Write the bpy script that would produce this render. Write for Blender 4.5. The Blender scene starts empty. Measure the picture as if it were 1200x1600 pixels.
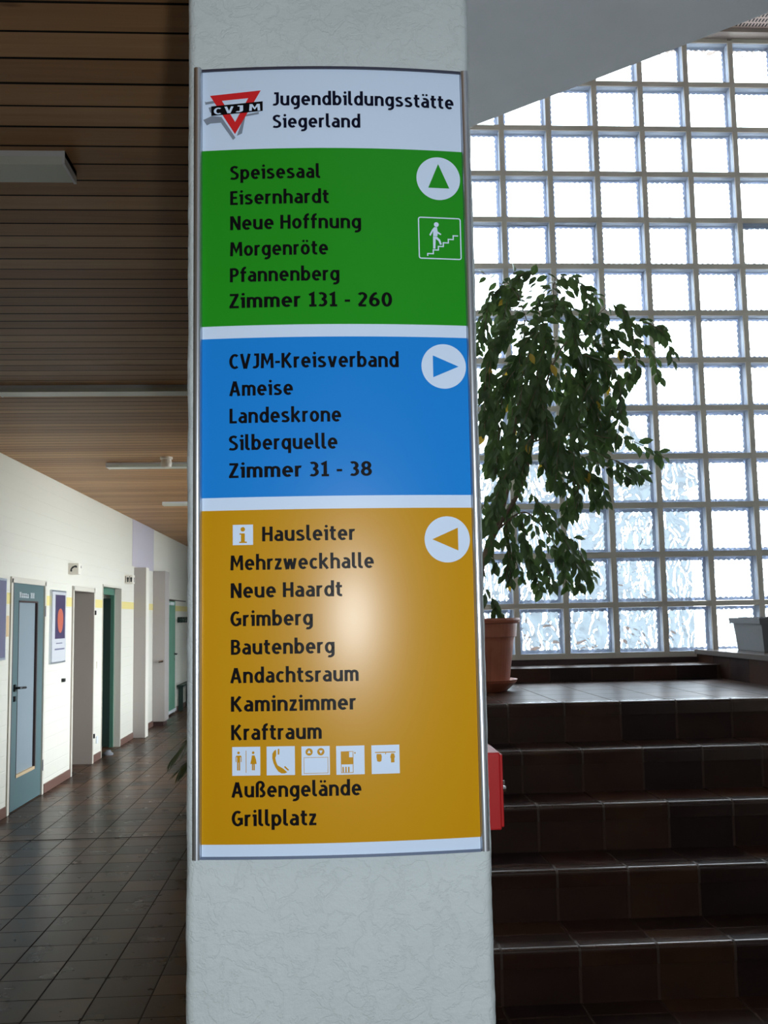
import bpy, bmesh, math, random
from mathutils import Vector, Matrix, noise
random.seed(7)
S = bpy.context.scene
C = S.collection

# ------------------------------------------------------------------ camera
EYE = 1.60
F, PITCH, YAW, ROLL = 1544.04, .1055, .0569, -.0182
cy, sy, cp, sp = math.cos(YAW), math.sin(YAW), math.cos(PITCH), math.sin(PITCH)
fw = Vector((sy*cp, cy*cp, sp)); rt = Vector((cy, -sy, 0)); up = rt.cross(fw)
r2 = rt*math.cos(ROLL) + up*math.sin(ROLL); u2 = up*math.cos(ROLL) - rt*math.sin(ROLL)
cam = bpy.data.objects.new('camera', bpy.data.cameras.new('camera')); C.objects.link(cam)
cam.data.sensor_fit = 'VERTICAL'; cam.data.sensor_height = 32; cam.data.lens = F*32/1600
cam.data.clip_start = .02
cam.matrix_world = Matrix(((r2.x, u2.x, -fw.x, 0), (r2.y, u2.y, -fw.y, 0), (r2.z, u2.z, -fw.z, EYE), (0, 0, 0, 1)))
S.camera = cam

# ------------------------------------------------------------------ sky, flash, portals, exposure
SKY = 10.5
w = bpy.data.worlds.new('overcast_sky'); S.world = w; w.use_nodes = True
w.node_tree.nodes['Background'].inputs[0].default_value = (.95, .975, 1, 1)
w.node_tree.nodes['Background'].inputs[1].default_value = SKY

def light(name, kind, loc, rot=(0, 0, 0), **kw):
    l = bpy.data.lights.new(name, kind)
    o = bpy.data.objects.new(name, l); C.objects.link(o); o.location = loc; o.rotation_euler = rot
    for k, v in kw.items():
        setattr(l, k, v)
    return o
# the camera's own flash, a few centimetres to the right of the lens
light('camera_flash', 'POINT', (.065, -.01, 1.6), energy=45, shadow_soft_size=.016, color=(.91, .97, 1))
# light portals in the real openings
p = light('glass_block_portal', 'AREA', (1.85, 6.05, 3.3), (-math.pi/2, 0, 0), shape='RECTANGLE', size=3.3, size_y=4.0)
p.data.cycles.is_portal = True
p = light('corridor_window_portal', 'AREA', (.26, 13.7, 1.6), (0, math.pi/2, 0), shape='RECTANGLE', size=2.5, size_y=10.9)
p.data.cycles.is_portal = True

S.view_settings.view_transform = 'Standard'; S.view_settings.look = 'None'
S.view_settings.gamma = 1; S.view_settings.use_curve_mapping = False
S.view_settings.exposure = 0

# ------------------------------------------------------------------ materials
def srgb(r, g, b):
    f = lambda c: (c/255/12.92 if c <= 10 else ((c/255+.055)/1.055)**2.4)
    return (f(r), f(g), f(b), 1)

class NT:
    def __init__(s, name):
        s.m = bpy.data.materials.new(name); s.m.use_nodes = True
        s.t = s.m.node_tree; s.n = s.t.nodes; s.b = s.n['Principled BSDF']; s.out = s.n['Material Output']
    def add(s, typ, **kw):
        n = s.n.new('ShaderNode'+typ)
        for k, v in kw.items():
            if k.startswith('i_'):
                n.inputs[k[2:].replace('_', ' ')].default_value = v
            else:
                setattr(n, k, v)
        return n
    def link(s, a, b):
        s.t.links.new(a, b)
    def math(s, op, a, b=None):
        n = s.n.new('ShaderNodeMath'); n.operation = op
        for i, v in enumerate((a, b)):
            if v is None: continue
            if isinstance(v, (int, float)): n.inputs[i].default_value = v
            else: s.link(v, n.inputs[i])
        return n.outputs[0]
    def pos(s):
        return s.add('NewGeometry').outputs['Position']
    def noise(s, vec, scale, detail=4, rough=.55, dist=0):
        n = s.add('TexNoise'); n.inputs['Scale'].default_value = scale; n.inputs['Detail'].default_value = detail
        n.inputs['Roughness'].default_value = rough; n.inputs['Distortion'].default_value = dist
        s.link(vec, n.inputs['Vector']); return n.outputs['Fac']
    def ramp(s, fac, stops):
        r = s.add('ValToRGB'); e = r.color_ramp.elements
        while len(e) < len(stops): e.new(.5)
        for k, (p, c) in enumerate(stops):
            e[k].position = p; e[k].color = c if len(c) == 4 else (*c, 1)
        s.link(fac, r.inputs[0]); return r.outputs[0]
    def bump(s, h, strength, dist=.005):
        b = s.add('Bump'); b.inputs['Strength'].default_value = strength; b.inputs['Distance'].default_value = dist
        s.link(h, b.inputs['Height']); s.link(b.outputs[0], s.b.inputs['Normal']); return b

def plain(name, col, rough=.5, metal=0, spec=.5, coat=0):
    t = NT(name); t.b.inputs['Base Color'].default_value = col if len(col) == 4 else (*col, 1)
    t.b.inputs['Roughness'].default_value = rough; t.b.inputs['Metallic'].default_value = metal
    t.b.inputs['Specular IOR Level'].default_value = spec; t.b.inputs['Coat Weight'].default_value = coat
    return t.m

def scaled(t, v, sc):
    m = t.add('Mapping'); m.inputs['Scale'].default_value = sc; t.link(v, m.inputs['Vector']); return m.outputs[0]

def plaster(name, col, lump=1.0):
    t = NT(name); p = t.pos()
    t.b.inputs['Roughness'].default_value = .75; t.b.inputs['Specular IOR Level'].default_value = .25
    a = t.noise(p, 30, 6, .6, .5); b = t.noise(p, 120, 4, .65)
    ridge = t.math('ABSOLUTE', t.math('SUBTRACT', a, .5))
    h = t.math('ADD', t.math('MULTIPLY', t.math('MINIMUM', ridge, .03), 10*lump), t.math('MULTIPLY', b, .9))
    t.bump(h, .48, .003)
    c = t.ramp(t.noise(p, 5, 3), [(.3, [x*.94 for x in col]), (.7, col)]); t.link(c, t.b.inputs['Base Color'])
    return t.m

def tiles(name, ax, org, size, cols, mortar, ms=.008, rough=(.3, .5), spec=.5):
    """square quarry tiles; ax = the two axes of the surface"""
    t = NT(name); p = t.pos(); sep = t.add('SeparateXYZ'); t.link(p, sep.inputs[0])
    cb = t.add('CombineXYZ')
    for k in (0, 1):
        t.link(t.math('ADD', sep.outputs[ax[k]], -org[k]+50*size[k]), cb.inputs[k])
    br = t.add('TexBrick'); br.offset = 0; br.squash = 1; br.offset_frequency = 1
    t.link(cb.outputs[0], br.inputs['Vector'])
    br.inputs['Scale'].default_value = 1; br.inputs['Brick Width'].default_value = size[0]; br.inputs['Row Height'].default_value = size[1]
    br.inputs['Mortar Size'].default_value = ms/2; br.inputs['Mortar Smooth'].default_value = .3; br.inputs['Bias'].default_value = 0
    br.inputs['Color1'].default_value = (0, 0, 0, 1); br.inputs['Color2'].default_value = (1, 1, 1, 1); br.inputs['Mortar'].default_value = (.5, .5, .5, 1)
    n = t.noise(p, 6, 3, .5)
    f = t.math('ADD', t.math('MULTIPLY', br.outputs['Color'], .55), t.math('MULTIPLY', n, .45))
    c = t.ramp(f, [(.2+.6*k/(len(cols)-1), x) for k, x in enumerate(cols)])
    mx = t.add('Mix', data_type='RGBA'); t.link(br.outputs['Fac'], mx.inputs['Factor']); t.link(c, mx.inputs['A']); mx.inputs['B'].default_value = (*mortar, 1)
    t.link(mx.outputs['Result'], t.b.inputs['Base Color'])
    rr = t.math('ADD', t.math('MULTIPLY', n, rough[1]-rough[0]), rough[0])
    rr = t.math('MAXIMUM', rr, t.math('MULTIPLY', br.outputs['Fac'], .7)); t.link(rr, t.b.inputs['Roughness'])
    h = t.math('ADD', t.math('MULTIPLY', br.outputs['Fac'], -1.0), t.math('MULTIPLY', t.noise(p, 30, 3), .07))
    t.b.inputs['Specular IOR Level'].default_value = spec; t.b.inputs['Specular Tint'].default_value = (1, .93, .86, 1)
    t.bump(h, .35, .004)
    return t.m

FLOORC = [(.018, .010, .008), (.034, .0175, .011), (.058, .028, .015), (.090, .042, .018)]
STAIRC = [(.019, .010, .010), (.026, .0125, .0105), (.036, .016, .011), (.056, .025, .013)]
TILE = .24
M = {}
M['floor'] = tiles('quarry_tile_floor', (0, 1), (-1.502, 4.2485), (TILE, TILE), FLOORC, (.022, .014, .010), .009, (.24, .33), .12)
M['tread'] = tiles('dark_clinker_tread', (0, 1), (.745, 4.188), (TILE, TILE), STAIRC, (.05, .03, .022), .009, (.28, .34), .11)
M['riser'] = tiles('dark_clinker_riser', (0, 2), (.745, 0), (TILE, 1.9), STAIRC, (.06, .034, .025), .011, (.35, .55), .25)
M['nosing'] = tiles('clinker_nosing', (0, 1), (.745, -3), (TILE, 20), STAIRC, (.04, .024, .018), .009, (.2, .26), .7)
M['side_tile'] = tiles('dark_clinker_side', (1, 2), (.1, 0), (TILE, 1.9), STAIRC, (.03, .018, .014), .011, (.35, .55), .06)
M['pillar'] = plaster('pillar_plaster', (.555, .62, .64))
M['slab'] = plaster('slab_plaster', (.82, .85, .90), .3)
M['white'] = plaster('white_paint', (.78, .78, .74), .2)
M['bouncedim'] = plain('bounce_dimming_brown', (.10, .06, .045), .8)  # for the unseen rear wall, made dark so it bounces less light
M['lilac'] = plain('lilac_paint', srgb(190, 184, 192), .6)
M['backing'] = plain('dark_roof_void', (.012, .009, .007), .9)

def block_wall():
    t = NT('white_painted_block'); p = t.pos(); sep = t.add('SeparateXYZ'); t.link(p, sep.inputs[0])
    cb = t.add('CombineXYZ'); t.link(t.math('ADD', sep.outputs[1], 60), cb.inputs[0]); t.link(sep.outputs[2], cb.inputs[1])
    br = t.add('TexBrick'); t.link(cb.outputs[0], br.inputs['Vector']); br.inputs['Scale'].default_value = 1
    br.inputs['Brick Width'].default_value = .36; br.inputs['Row Height'].default_value = .125; br.inputs['Mortar Size'].default_value = .006
    br.inputs['Mortar Smooth'].default_value = .5
    z = sep.outputs[2]
    band = t.math('MULTIPLY', t.math('GREATER_THAN', z, 1.765), t.math('LESS_THAN', z, 1.86))
    mx = t.add('Mix', data_type='RGBA'); t.link(band, mx.inputs['Factor'])
    mx.inputs['A'].default_value = (.69, .66, .565, 1); mx.inputs['B'].default_value = (.72, .60, .22, 1)
    t.link(mx.outputs['Result'], t.b.inputs['Base Color']); t.b.inputs['Roughness'].default_value = .5
    h = t.math('ADD', t.math('MULTIPLY', br.outputs['Fac'], -1), t.math('MULTIPLY', t.noise(p, 25, 4), .3))
    t.bump(h, .3, .006); return t.m
M['block'] = block_wall()

def boards():
    t = NT('pine_board_ceiling'); p = t.pos(); sep = t.add('SeparateXYZ'); t.link(p, sep.inputs[0])
    idx = t.math('FLOOR', t.math('DIVIDE', t.math('ADD', sep.outputs[1], 10), .117))
    wn = t.add('TexWhiteNoise', noise_dimensions='1D'); t.link(idx, wn.inputs['W'])
    cb = t.add('CombineXYZ'); t.link(t.math('MULTIPLY', sep.outputs[0], 1.2), cb.inputs[0]); t.link(t.math('MULTIPLY', sep.outputs[1], 22), cb.inputs[1]); t.link(idx, cb.inputs[2])
    g = t.noise(cb.outputs[0], 1.6, 5, .6, .6)
    cb2 = t.add('CombineXYZ'); t.link(t.math('MULTIPLY', sep.outputs[0], 3.2), cb2.inputs[0]); t.link(t.math('MULTIPLY', sep.outputs[1], 14), cb2.inputs[1])
    k = t.noise(cb2.outputs[0], 1.0, 2)
    f = t.math('ADD', t.math('MULTIPLY', wn.outputs['Value'], .45), t.math('MULTIPLY', g, .55))
    c = t.ramp(f, [(.2, (.31, .15, .058)), (.5, (.45, .232, .092)), (.8, (.57, .32, .14))])
    kn = t.ramp(k, [(.72, (1, 1, 1)), (.80, (.35, .25, .2))])
    mx = t.add('Mix', data_type='RGBA', blend_type='MULTIPLY'); mx.inputs['Factor'].default_value = 1
    t.link(c, mx.inputs['A']); t.link(kn, mx.inputs['B']); t.link(mx.outputs['Result'], t.b.inputs['Base Color'])
    t.b.inputs['Roughness'].default_value = .5; t.bump(g, .1, .003); return t.m
M['boards'] = boards()

def perforated():
    t = NT('perforated_acoustic_board'); p = t.pos(); sep = t.add('SeparateXYZ'); t.link(p, sep.inputs[0])
    a = t.math('LESS_THAN', t.math('FRACT', t.math('DIVIDE', t.math('ADD', sep.outputs[0], 10), .021)), .45)
    b = t.math('LESS_THAN', t.math('FRACT', t.math('DIVIDE', t.math('ADD', sep.outputs[1], 10), .05)), .68)
    mx = t.add('Mix', data_type='RGBA'); t.link(t.math('MULTIPLY', a, b), mx.inputs['Factor'])
    mx.inputs['A'].default_value = (.60, .46, .40, 1); mx.inputs['B'].default_value = (.015, .010, .012, 1)
    t.link(mx.outputs['Result'], t.b.inputs['Base Color']); t.b.inputs['Roughness'].default_value = .7; return t.m
M['perforated'] = perforated()

def pane(name, refr, bump):
    """clear glass: mostly see-through, part bent by the rippled face, part mirrored"""
    t = NT(name); t.n.remove(t.b)
    tr = t.add('BsdfTransparent'); tr.inputs[0].default_value = (.93, .97, 1, 1)
    gl = t.add('BsdfGlossy'); gl.inputs['Roughness'].default_value = .05
    fr = t.add('Fresnel'); fr.inputs[0].default_value = 1.35
    sh = tr.outputs[0]
    if refr:
        rf = t.add('BsdfRefraction'); rf.inputs['IOR'].default_value = 1.4; rf.inputs['Roughness'].default_value = .02
        rf.inputs['Color'].default_value = (.90, .96, 1, 1)
        p = t.pos(); wv = t.noise(scaled(t, p, (1.4, 1, .8)), 8.5, 1.2, .4, 2.4)
        b = t.add('Bump'); b.inputs['Strength'].default_value = bump; b.inputs['Distance'].default_value = .07
        t.link(wv, b.inputs['Height']); t.link(b.outputs[0], rf.inputs['Normal'])
        m1 = t.add('MixShader'); m1.inputs[0].default_value = refr; t.link(sh, m1.inputs[1]); t.link(rf.outputs[0], m1.inputs[2]); sh = m1.outputs[0]
    m2 = t.add('MixShader'); t.link(fr.outputs[0], m2.inputs[0]); t.link(sh, m2.inputs[1]); t.link(gl.outputs[0], m2.inputs[2])
    t.link(m2.outputs[0], t.out.inputs[0]); return t.m
M['ripple'] = pane('rippled_block_glass', .85, .8)
M['clear'] = pane('clear_glass', 0, 0)

def edge_glass():
    t = NT('thick_glass_edge'); t.n.remove(t.b)
    tr = t.add('BsdfTransparent'); tr.inputs[0].default_value = (.07, .085, .13, 1)
    di = t.add('BsdfDiffuse'); di.inputs[0].default_value = (.50, .55, .64, 1)
    m = t.add('MixShader'); m.inputs[0].default_value = .55; t.link(tr.outputs[0], m.inputs[1]); t.link(di.outputs[0], m.inputs[2])
    t.link(m.outputs[0], t.out.inputs[0]); return t.m
M['edge'] = edge_glass()
M['mortar'] = plaster('block_mortar', (.60, .55, .48), .3)
M['alu'] = plain('brushed_aluminium', (.62, .66, .72), .38, 1)
M['slate'] = plain('slate_blue_edge', (.11, .15, .24), .5)
M['topframe'] = plain('pinkish_grey_frame', (.34, .28, .25), .6)
M['aludark'] = plain('dark_profile_edge', (.05, .055, .09), .35, .3)
SP = dict(rough=.28, spec=.21)
M['s_white'] = plain('sign_white', (.60, .73, .92), **SP)
M['s_green'] = plain('sign_green', (.016, .27, .013), **SP)
M['s_blue'] = plain('sign_blue', (.011, .215, .66), **SP)
M['s_yellow'] = plain('sign_amber', (.52, .26, .004), **SP)
M['s_black'] = plain('sign_black', (.005, .0045, .006), .35, 0, .06)
M['s_navy'] = plain('sign_navy_black', (.005, .006, .02), .35, 0, .06)
M['s_red'] = plain('sign_red', (.62, .02, .025), **SP)
M['s_grey'] = plain('sign_grey_print', (.21, .25, .32), **SP)
M['red'] = plain('red_enamel', (.40, .012, .014), .45, 0, .25)
M['chrome'] = plain('chrome', (.8, .8, .8), .15, 1)
M['black'] = plain('black_plastic', (.012, .012, .013), .35)
M['teal'] = plain('teal_door_paint', srgb(84, 106, 108), .45)
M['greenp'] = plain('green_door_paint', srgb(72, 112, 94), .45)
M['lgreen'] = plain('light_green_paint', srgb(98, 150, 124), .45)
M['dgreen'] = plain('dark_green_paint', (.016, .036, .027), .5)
M['frosted'] = plain('frosted_glass', srgb(134, 146, 152), .35)
M['frame'] = plain('beige_steel_frame', srgb(205, 198, 184), .45)
M['lining'] = plain('taupe_lining', srgb(172, 160, 148), .6)
M['greylam'] = plain('grey_laminate', srgb(162, 154, 148), .5)
M['dbrown'] = plain('dark_brown_bead', srgb(60, 40, 38), .5)
M['wood'] = plain('pale_wood_bead', srgb(190, 165, 130), .5)
M['base'] = plain('brown_tile_base', srgb(112, 84, 74), .35)
M['lampw'] = plain('white_enamel', srgb(215, 218, 220), .4)
M['diff'] = plain('opal_diffuser', srgb(205, 208, 195), .3)
M['paper'] = plain('poster_paper', srgb(188, 188, 190), .5)
M['purple'] = plain('poster_purple', srgb(72, 62, 92), .3)
M['orange'] = plain('poster_orange', srgb(186, 96, 74), .4)
M['lavender'] = plain('poster_lavender', srgb(112, 110, 134), .35)
M['cream'] = plain('cream_plastic', srgb(225, 218, 205), .5)
M['tan'] = plain('tan_plate', srgb(205, 175, 130), .5)
M['outside'] = plain('grey_render', (.10, .12, .135), .8)
M['roof'] = plain('slate_roof', (.07, .08, .09), .8)
M['ground'] = plain('pale_paving', (.80, .79, .75), .9)
M['soil'] = plain('potting_soil', (.02, .014, .010), .95)
M['conc'] = plain('grey_fibre_cement', (.16, .165, .175), .75)

def speckled(name, c1, c2, sc, rough):
    t = NT(name); p = t.pos(); t.link(t.ramp(t.noise(p, sc, 4), [(.3, c1), (.7, c2)]), t.b.inputs['Base Color'])
    t.b.inputs['Roughness'].default_value = rough; return t.m
M['terra'] = speckled('terracotta_plastic', (.34, .098, .052), (.40, .125, .066), 12, .45)
M['bark'] = speckled('ficus_bark', (.10, .06, .04), (.18, .12, .08), 60, .8)

def leafmat(name, c1, c2, tr):
    t = NT(name); p = t.pos(); c = t.ramp(t.noise(p, 7, 2), [(.35, c1), (.65, c2)]); t.link(c, t.b.inputs['Base Color'])
    t.b.inputs['Roughness'].default_value = .38
    tl = t.add('BsdfTranslucent'); t.link(c, tl.inputs[0])
    m = t.add('MixShader'); m.inputs[0].default_value = tr; t.link(t.b.outputs[0], m.inputs[1]); t.link(tl.outputs[0], m.inputs[2])
    t.link(m.outputs[0], t.out.inputs[0]); return t.m
M['leaf'] = leafmat('ficus_leaf', (.032, .062, .016), (.07, .125, .03), .24)
M['yleaf'] = leafmat('yellowed_leaf', (.42, .26, .02), (.50, .34, .04), .3)
M['palm'] = leafmat('palm_leaf', (.045, .075, .03), (.09, .12, .045), .15)

# ------------------------------------------------------------------ mesh helpers
def link(name, bm, mats, parent=None, smooth=False):
    me = bpy.data.meshes.new(name)
    bmesh.ops.recalc_face_normals(bm, faces=bm.faces[:]) if not bm.faces.layers.int.get('keep') else None
    bm.to_mesh(me); bm.free()
    for m in (mats if isinstance(mats, list) else [mats]): me.materials.append(M[m])
    if smooth:
        for f in me.polygons: f.use_smooth = True
    o = bpy.data.objects.new(name, me); C.objects.link(o)
    if parent: o.parent = parent; o.matrix_parent_inverse = parent.matrix_world.inverted() if False else Matrix.Translation(-parent.location)
    return o
def tag(o, label=None, cat=None, group=None, kind=None):
    if label: o['label'] = label
    if cat: o['category'] = cat
    if group: o['group'] = group
    if kind: o['kind'] = kind
    return o
def thing(name, label, cat, loc=(0, 0, 0), group=None):
    o = bpy.data.objects.new(name, None); C.objects.link(o); o.location = loc; o.empty_display_size = .1
    return tag(o, label, cat, group)
def box(bm, x0, x1, y0, y1, z0, z1, mat=0, bev=0):
    vs = [bm.verts.new(v) for v in ((x0,y0,z0),(x1,y0,z0),(x1,y1,z0),(x0,y1,z0),(x0,y0,z1),(x1,y0,z1),(x1,y1,z1),(x0,y1,z1))]
    fs = [bm.faces.new([vs[i] for i in q]) for q in ((3,2,1,0),(4,5,6,7),(0,1,5,4),(1,2,6,5),(2,3,7,6),(3,0,4,7))]
    for f in fs: f.material_index = mat
    if bev:
        es = list({e for f in fs for e in f.edges})
        r = bmesh.ops.bevel(bm, geom=es, offset=bev, segments=2, affect='EDGES', profile=.5)
        for f in r['faces']: f.material_index = mat
    return fs
def boxes(name, lst, mats, parent=None, bev=0, kind=None):
    bm = bmesh.new()
    for b in lst: box(bm, *b[:6], mat=b[6] if len(b) > 6 else 0, bev=bev)
    o = link(name, bm, mats, parent)
    if kind: o['kind'] = kind
    return o
def prism(bm, pts, axis, a, b, mat=0):
    """extrude a closed outline; axis x: pts are (y,z), y: (x,z), z: (x,y)"""
    mk = {'x': lambda p, t: (t, p[0], p[1]), 'y': lambda p, t: (p[0], t, p[1]), 'z': lambda p, t: (p[0], p[1], t)}[axis]
    A = [bm.verts.new(mk(q, a)) for q in pts]; B = [bm.verts.new(mk(q, b)) for q in pts]
    n = len(pts); fs = [bm.faces.new(A), bm.faces.new(B[::-1])]
    for i in range(n): fs.append(bm.faces.new((A[i], A[(i+1) % n], B[(i+1) % n], B[i])))
    for f in fs: f.material_index = mat
def tube(bm, path, rad, seg=8, mat=0, cap=True):
    rings = []; path = [Vector(q) for q in path]
    for i, q in enumerate(path):
        d = (path[min(i+1, len(path)-1)] - path[max(i-1, 0)]).normalized()
        a = d.orthogonal().normalized() if i == 0 else (pa - d*pa.dot(d)).normalized()
        pa = a; b = d.cross(a); r = rad[i] if isinstance(rad, (list, tuple)) else rad
        rings.append([bm.verts.new(q + (a*math.cos(k*2*math.pi/seg) + b*math.sin(k*2*math.pi/seg))*r) for k in range(seg)])
    for i in range(len(rings)-1):
        for k in range(seg):
            f = bm.faces.new((rings[i][k], rings[i][(k+1) % seg], rings[i+1][(k+1) % seg], rings[i+1][k])); f.material_index = mat
    if cap:
        for r in (rings[0][::-1], rings[-1]): bm.faces.new(r).material_index = mat
def lathe(bm, prof, cx, cyy, seg=40, mat=0):
    rings = [[bm.verts.new((cx+r*math.cos(k*2*math.pi/seg), cyy+r*math.sin(k*2*math.pi/seg), z)) for k in range(seg)] for r, z in prof]
    for i in range(len(rings)-1):
        for k in range(seg):
            bm.faces.new((rings[i][k], rings[i][(k+1) % seg], rings[i+1][(k+1) % seg], rings[i+1][k])).material_index = mat
    bm.faces.new(rings[0][::-1]).material_index = mat
    bm.faces.new(rings[-1]).material_index = mat

# ------------------------------------------------------------------ the shell
CZ = 3.016            # timber ceiling
WX = -2.718           # corridor wall face
YE = 19.2             # corridor end
boxes('floor', [(-4.2, 3.7, -3.2, YE+.2, -.12, 0)], 'floor', kind='structure')
boxes('trim_1', [(-2.718, 0, 7.655, 7.672, 0, .0015)], 'backing', kind='structure')

D1, D2, D3, D4 = (8.64, 9.67, 1.985), (10.68, 11.64, 1.97), (12.08, 13.13, 2.03), (16.76, 17.72, 1.95)
segs = []; y = -3.0
for a, b, h in (D1, D2, D3, D4):
    segs.append((WX-.25, WX, y, a, 0, CZ)); segs.append((WX-.25, WX, a, b, h, CZ)); y = b
segs.append((WX-.25, WX, y, YE, 0, CZ))
boxes('wall_left', segs, 'block', kind='structure')
boxes('wall_room', [(-4.2, -4.05, -3, YE, 0, CZ)], 'white', kind='structure')
bb = [(WX, WX+.012, a, b, 0, .085) for a, b in ((-3, 8.6), (9.71, 10.66), (11.67, 12.05), (13.16, 13.98), (14.22, 16.7), (17.76, YE))]
boxes('baseboard_left', bb, 'base', kind='structure')
boxes('wall_end', [(-4.2, .2, YE, YE+.2, 0, CZ)], 'white', kind='structure')
boxes('wall_back', [(-4.2, 3.7, -3.2, -3, 0, 5.5)], 'bouncedim', kind='structure')
boxes('wall_right', [(3.5, 3.7, -3, 6.1, 0, 5.5)], 'white', kind='structure')
# wall between corridor and staircase, windows beyond
WN = [(8.3+2.7*k, 8.3+2.7*k+2.58) for k in range(4)]
ws = [(0, .2, 2.0, 6.1, 0, 5.5), (0, .2, 6.1, 8.3, 0, 3.3), (0, .2, 8.3, YE, 0, .35), (0, .2, 8.3, YE, 2.85, 3.3), (0, .2, -3, 2.0, CZ+.26, 5.5)]
ws += [(0, .2, WN[k][1], WN[k+1][0], .35, 2.85) for k in range(3)] + [(0, .2, WN[3][1], YE, .35, 2.85)]
boxes('wall_corridor', ws, 'white', kind='structure')
for k, (a, b) in enumerate(WN):
    bm = bmesh.new(); t = .05
    for q in ((a, a+t, .35, 2.85), (b-t, b, .35, 2.85), (a, b, .35, .35+t), (a, b, 2.85-t, 2.85), ((a+b)/2-.03, (a+b)/2+.03, .35, 2.85)):
        box(bm, .06, .13, q[0], q[1], q[2], q[3])
    f = link('window_%d' % (k+2), bm, 'lampw'); f['kind'] = 'structure'
    boxes('glass_pane', [(.093, .097, a+t, b-t, .35+t, 2.85-t)], 'clear', f)

# timber ceiling: separate boards with open joints under a dark void
bm = bmesh.new()
PB = .117; y = -3.0 + .02; rnd = random.Random(2)
while y < YE:
    ga, gb = rnd.uniform(.0035, .0065), rnd.uniform(.0035, .0065)
    prism(bm, [(y+ga, CZ), (y+PB-gb, CZ), (y+PB-.009, CZ+.012), (y+.088, CZ+.012)], 'x', -4.2, .0)
    y += PB
box(bm, -4.2, .0, -3, YE, CZ+.045, CZ+.2, mat=1)
link('ceiling', bm, ['boards', 'backing'])['kind'] = 'structure'
# plastered gallery slab over the near side of the stairwell, cut off diagonally
dx, dy = (1.063-.44), (2.164-2.72); k = dy/dx
ed = lambda x: 2.72 + k*(x-.44)
bm = bmesh.new(); prism(bm, [(.0, ed(0)), (3.5, ed(3.5)), (3.5, -3), (.0, -3)], 'z', CZ, CZ+.26)
link('gallery_slab', bm, 'slab')['kind'] = 'structure'
boxes('ceiling_stairwell', [(0, 3.7, -3, 6.1, 5.29, 5.5)], 'perforated', kind='structure')
boxes('trim_2', [(.2, 3.5, 5.80, 6.05, 5.262, 5.295)], 'topframe', kind='structure')

# staircase
Y0, Z0, TR, RI = 4.188, 1.22, .2761, .158
bm = bmesh.new()
prof = [(5.95, 0), (5.95, Z0), (Y0, Z0)]
for q in range(8):
    yk, zk = Y0-TR*q, Z0-RI*q
    zn = zk-RI if q < 7 else 0
    prof += [(yk, zn)]
    if q < 7: prof += [(yk-TR, zn)]
prism(bm, prof, 'x', .2, 3.5)
bm.normal_update()
for f in bm.faces:
    f.material_index = 0 if abs(f.normal.z) > .5 else 1
st = link('staircase', bm, ['tread', 'riser']); st['kind'] = 'structure'
for q in range(8):
    yk, zk = Y0-TR*q, Z0-RI*q; bm = bmesh.new()
    e = .0065; r = .016
    pr = [(yk+.055, zk-.004), (yk+.055, zk+e)]
    pr += [(yk-e+r-r*math.sin(a*math.pi/10), zk+e-r+r*math.cos(a*math.pi/10)) for a in range(6)]
    pr += [(yk-e, zk-.05), (yk+.004, zk-.05), (yk+.004, zk-.004)]
    prism(bm, pr, 'x', .2, 3.5); link('nosing', bm, 'nosing', st)
# ledge below the glass, raised bed at the right
bm = bmesh.new(); box(bm, .2, 2.2, 5.53, 5.95, Z0, 1.297); bm.normal_update()
for f in bm.faces: f.material_index = 0 if abs(f.normal.z) > .5 else 1
link('trim_3', bm, ['tread', 'riser'])['kind'] = 'structure'
bm = bmesh.new(); box(bm, 2.2, 3.5, 3.6, 5.95, Z0, 1.345, mat=1); box(bm, 2.185, 3.5, 3.58, 5.87, 1.345, 1.372); 
link('planting_bed', bm, ['nosing', 'side_tile'])['kind'] = 'structure'

# glass block wall
GY, GS, GX, GZ = 5.876, .3004, 1.1177, 1.345
J0, J1, NI = -3, 8, 13
mw = .016
bm = bmesh.new()
for j in range(J0, J1+1):
    x = GX+GS*j; box(bm, x-mw, min(x+mw, 3.5), GY, GY+.09, GZ-mw, GZ+GS*NI)
for i in range(NI+1):
    z = GZ+GS*i
    for j in range(J0, J1):
        box(bm, GX+GS*j+mw, GX+GS*(j+1)-mw, GY+.001, GY+.089, z-mw, z+mw)
wb = link('window_1', bm, 'mortar'); wb['kind'] = 'structure'
boxes('wall_stair', [(.2, GX+GS*J0, 5.95, 6.1, 0, 5.5), (.2, 3.5, 5.95, 6.1, 0, GZ-.05), (GX+GS*J1-.02, 3.5, GY, 6.1, 1.3, 5.3)], 'mortar', kind='structure')
boxes('trim_4', [(.2, 3.5, GY, 6.1, GZ+GS*NI+mw, 5.5)], 'topframe', kind='structure')
boxes('trim_5', [(.2, 3.5, 5.86, 5.95, 1.297, 1.328)], 'dbrown', kind='structure')
bm = bmesh.new(); bp = bmesh.new()
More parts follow.
